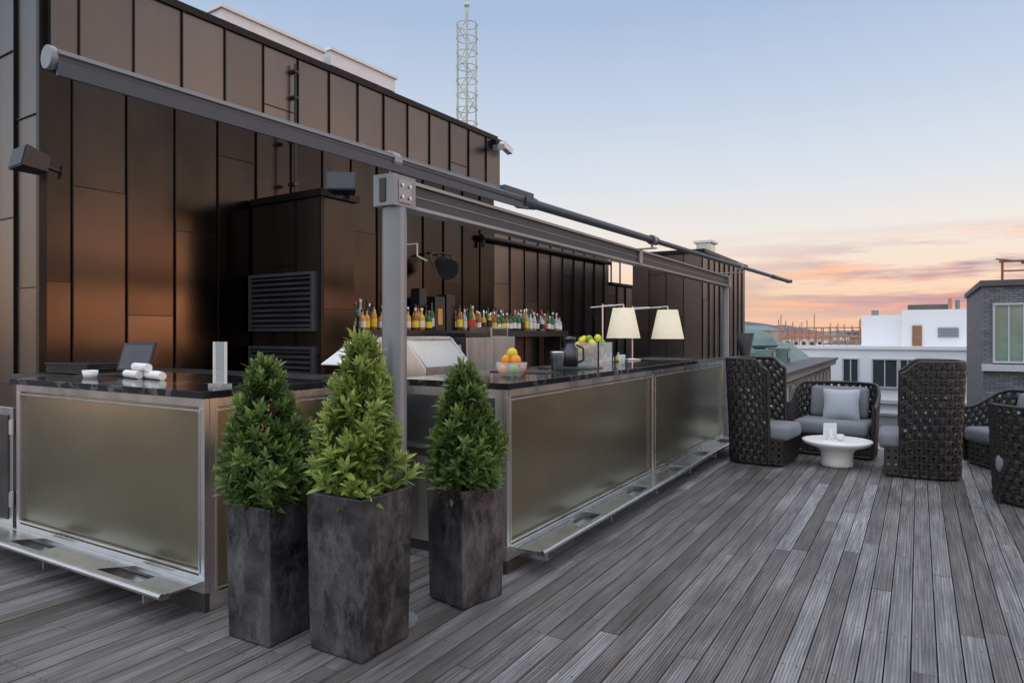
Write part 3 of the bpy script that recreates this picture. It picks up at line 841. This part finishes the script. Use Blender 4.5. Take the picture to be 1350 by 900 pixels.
for q in range(6):
    xx=2.6+q*.5; b.tube((xx,45.3,.75),(xx,45.3,1.45),.03,'orangesteel',5)
b.tube((2.6,45.3,1.45),(5.2,45.3,1.45),.04,'orangesteel',5); b.tube((2.6,45.3,1.1),(5.2,45.3,1.1),.03,'orangesteel',5)
b.build('white_apartment_building')
b=MB()
b.box(2.0,14,30,40,-18,3.2,'brick'); b.box(1.9,14,29.85,40,3.2,3.4,'roofd')
b.box(1.95,14,29.7,30,.15,.38,'renderg')
for fl in range(6):
    zz=.5-3.3*fl
    for a in (2.35,4.2,6.5,9): window(b,a,a+.8,30,zz,zz+2.0,'wgreen','renderg',.07,0 if fl else 1)
    if fl: b.box(1.95,14,29.9,30,zz-.35,zz-.2,'renderg')
b.build('dark_brick_building')
b=MB()
for xx in (2.6,3.3,4.2): b.tube((xx,30.4,3.4),(xx,30.4,4.1),.04,'rust',6)
b.tube((2.5,30.4,4.1),(4.6,30.4,4.1),.04,'rust',6); b.tube((2.6,30.4,3.75),(4.4,30.4,3.75),.03,'rust',6); b.tube((2.4,30.4,4.2),(3.3,30.4,4.05),.03,'rust',6); b.box(3.2,4.5,30.3,30.9,4.02,4.09,'rust')
b.build('roof_scaffold_frame')
b=MB()
b.box(-16,-4.1,22,40,-18,-.15,'sand')
b.box(-16,-3.8,21.8,40.2,-.15,.1,'sand'); b.box(-16,-3.7,21.7,40.3,.1,.2,'roofd')
for fl in range(5):
    z=-1.9-3.2*fl
    for i in range(12):
        y=22.9+i*1.42
        b.box(-4.12,-4.08,y,y+.7,z,z+1.5,'wglass'); b.box(-4.1,-4.0,y-.08,y+.78,z+1.5,z+1.6,'sand'); b.box(-4.1,-3.98,y-.08,y+.78,z-.12,z,'sand')
        b.box(-4.1,-4.03,y+.32,y+.38,z,z+1.5,'white')
        if fl==0: b.box(-4.1,-4.0,y+.9,y+1.1,-3,-.15,'sand')
    b.box(-4.1,-3.9,21.9,40.1,z-.7,z-.5,'sand')
prism(b,[(-14,.2),(-4.9,.2),(-5.9,1.0),(-13,1.0)],23,39,'copper')
for y in (24,27.5,31): b.box(-5.6,-4.85,y,y+1.0,.2,.85,'copper'); b.box(-4.86,-4.82,y+.2,y+.8,.3,.75,'wglass')
b.lathe((-6.5,30,.9),[(1.4,0),(1.5,.1),(1.3,.4),(.8,.75),(.2,.95),(.05,1.3),(.001,1.4)],'copper',12,False)
b.build('old_stone_building')
b=MB()
for i in range(300):
    dd=U(75,600); uu=U(-.2,1.5)
    yy=dd; xx=dd*(-.75+uu*.75)*.9+U(-5,5)
    w=U(8,22); dpt=U(8,22); h=U(-14,-1.5) if dd<200 else U(-12,2.4)
    k=random.choice(['render','renderg','sand','brick','render','sand'])
    b.box(xx,xx+w,yy,yy+dpt,-18,h,k)
    if R()<.6:
        prism_h=U(1,2.2)
        b.add([(xx-.3,yy-.3,h),(xx+w+.3,yy-.3,h),(xx+w+.3,yy+dpt+.3,h),(xx-.3,yy+dpt+.3,h),(xx+w*.2,yy+dpt/2,h+prism_h),(xx+w*.8,yy+dpt/2,h+prism_h)],[(0,1,5,4),(2,3,4,5),(1,2,5),(3,0,4)],random.choice(['roofd','copper','rust','roofd']))
    nf=int(min(5,(h+18)/3))
    if dd<260:
        for f in range(nf):
            for c in range(int(w/2.2)):
                b.box(xx+.6+c*2.2,xx+1.7+c*2.2,yy-.05,yy,h-2.2-f*3,h-.8-f*3,'wglass')
b.build('distant_city')
b=MB()
for i in range(18):
    x=-11+i*.6
    for yy in (66,67.2): b.tube((x,yy,-6),(x,yy,1.9+U(-.2,1.3)),.045,'orangesteel',5)
for z in (-1,0.2,1.2,2.0):
    for yy in (66,67.2): b.tube((-11.1,yy,z),(-.7,yy,z),.04,'orangesteel',5)
    b.box(-11,-.8,66.1,67.1,z-.08,z-.03,'label')
for i in range(6): b.tube((-11+i*1.8,66,-1),(-9.2+i*1.8,66,1.2),.035,'orangesteel',5)
b.build('scaffolding')
b=MB(); S=12000
b.add([(-S,-S,-18),(S,-S,-18),(S,S,-18),(-S,S,-18)],[(0,1,2,3)],'asphalt'); b.build('ground')
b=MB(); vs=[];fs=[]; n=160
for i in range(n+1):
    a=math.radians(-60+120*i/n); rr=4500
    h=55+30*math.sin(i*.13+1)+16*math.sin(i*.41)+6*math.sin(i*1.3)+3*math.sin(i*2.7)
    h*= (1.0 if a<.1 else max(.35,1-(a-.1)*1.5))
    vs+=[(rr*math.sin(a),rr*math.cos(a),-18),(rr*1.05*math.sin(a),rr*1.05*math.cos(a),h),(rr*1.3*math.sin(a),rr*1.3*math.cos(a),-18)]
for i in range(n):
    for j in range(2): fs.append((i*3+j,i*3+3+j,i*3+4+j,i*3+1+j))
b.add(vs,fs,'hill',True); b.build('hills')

# ---------------------------------------------------------------- world & light
W=bpy.data.worlds.new('World'); SC.world=W; W.use_nodes=True
W.cycles.sampling_method='MANUAL'; W.cycles.sample_map_resolution=1024
t=NT(W.node_tree); bg=t.n['Background']
AZ=math.radians(62); EL=math.radians(8)
sd=Vector((math.sin(AZ)*math.cos(EL),math.cos(AZ)*math.cos(EL),math.sin(EL)))
g=t.new('ShaderNodeTexCoord').outputs['Generated']
s=t.new('ShaderNodeSeparateXYZ'); t.link(g,s.inputs[0]); z=s.outputs[2]
f=t.m('MULTIPLY_ADD',z,1/1.2,.2/1.2)
def zp(v): return (v+.2)/1.2
sky=t.ramp(f,[(0,C(95,90,92)),(zp(-.02),C(160,140,138)),(zp(.0),C(240,190,160)),(zp(.045),C(246,206,176)),(zp(.09),C(246,222,202)),(zp(.14),C(238,230,224)),(zp(.21),C(219,224,232)),(zp(.31),C(195,208,228)),(zp(.43),C(166,187,218)),(zp(.62),C(208,214,227)),(1,C(240,240,243))])
dt=t.new('ShaderNodeVectorMath',operation='DOT_PRODUCT'); t.link(g,dt.inputs[0]); dt.inputs[1].default_value=(math.sin(AZ),math.cos(AZ),0)
az=dt.outputs['Value']
cv=t.mapv(g,(2.2,2.2,20))
cn=t.noise(cv,1.7,7,.6)
hi=t.m('SUBTRACT',.14,z); lo=t.m('SUBTRACT',z,.008)
mk=t.m('MULTIPLY',t.m('MULTIPLY',hi,18,clamp=True),t.m('MULTIPLY',lo,35,clamp=True))
mk=t.m('MULTIPLY',mk,t.m('MULTIPLY_ADD',az,3.0,-.5,clamp=True))
cf=t.m('MULTIPLY',t.m('MULTIPLY_ADD',cn,9,-3.8,clamp=True),mk)
cc=t.ramp(t.noise(t.mapv(g,(3,3,34)),2.0,5),[(.44,C(156,134,158)),(.54,C(196,146,156)),(.62,C(255,165,125))])
sky=t.mix(t.m('MULTIPLY',cf,.95),sky,cc)
back=t.m('MULTIPLY_ADD',t.m('MAXIMUM',t.m('MULTIPLY',s.outputs[1],-1),0),.9,1.0)
over=t.m('MULTIPLY_ADD',t.m('SUBTRACT',z,.5,clamp=True),1.8,1.0)
back=t.m('MULTIPLY',back,over)
sb=t.new('ShaderNodeVectorMath',operation='SCALE'); t.link(sky,sb.inputs[0]); t.link(back,sb.inputs['Scale']); sky=sb.outputs[0]
gl=t.m('POWER',t.m('MAXIMUM',az,0),90)
ge=t.m('POWER',2.718,t.m('MULTIPLY',t.m('ABSOLUTE',t.m('SUBTRACT',z,.04)),-24))
glow=t.m('MULTIPLY',t.m('MULTIPLY',gl,ge),17.0)
g2=t.m('MULTIPLY',t.m('POWER',t.m('MAXIMUM',az,0),3),t.m('POWER',2.718,t.m('MULTIPLY',t.m('ABSOLUTE',t.m('SUBTRACT',z,.02)),-24)))
glow=t.m('ADD',glow,t.m('MULTIPLY',g2,.55))
vm=t.new('ShaderNodeVectorMath',operation='SCALE'); vm.inputs[0].default_value=(1.0,.43,.20); t.link(glow,vm.inputs['Scale'])
va=t.new('ShaderNodeVectorMath',operation='ADD'); t.link(sky,va.inputs[0]); t.link(vm.outputs[0],va.inputs[1])
ns=t.new('ShaderNodeTexSky'); ns.sky_type='NISHITA'; ns.sun_disc=False; ns.sun_elevation=EL; ns.sun_rotation=AZ
vn=t.new('ShaderNodeVectorMath',operation='SCALE'); t.link(ns.outputs[0],vn.inputs[0]); vn.inputs['Scale'].default_value=.01
vz=t.new('ShaderNodeVectorMath',operation='ADD'); t.link(va.outputs[0],vz.inputs[0]); t.link(vn.outputs[0],vz.inputs[1])
t.link(vz.outputs[0],bg.inputs[0]); bg.inputs[1].default_value=1.0
L=bpy.data.lights.new('sun','SUN'); L.energy=.16; L.angle=math.radians(44); L.color=(1,.86,.72)
lo=bpy.data.objects.new('sun',L); COL.objects.link(lo); lo.rotation_euler=sd.to_track_quat('Z','Y').to_euler()

# ---------------------------------------------------------------- camera
cam=bpy.data.cameras.new('camera'); co=bpy.data.objects.new('camera',cam); COL.objects.link(co)
cam.lens=24; cam.sensor_width=36; cam.shift_y=-11/1350; cam.clip_end=20000; cam.clip_start=.05
co.location=(0,0,1.5); co.rotation_euler=(math.radians(90),0,math.radians(30.8))
SC.camera=co
SC.view_settings.view_transform='Standard'; SC.view_settings.look='None'; SC.view_settings.exposure=0
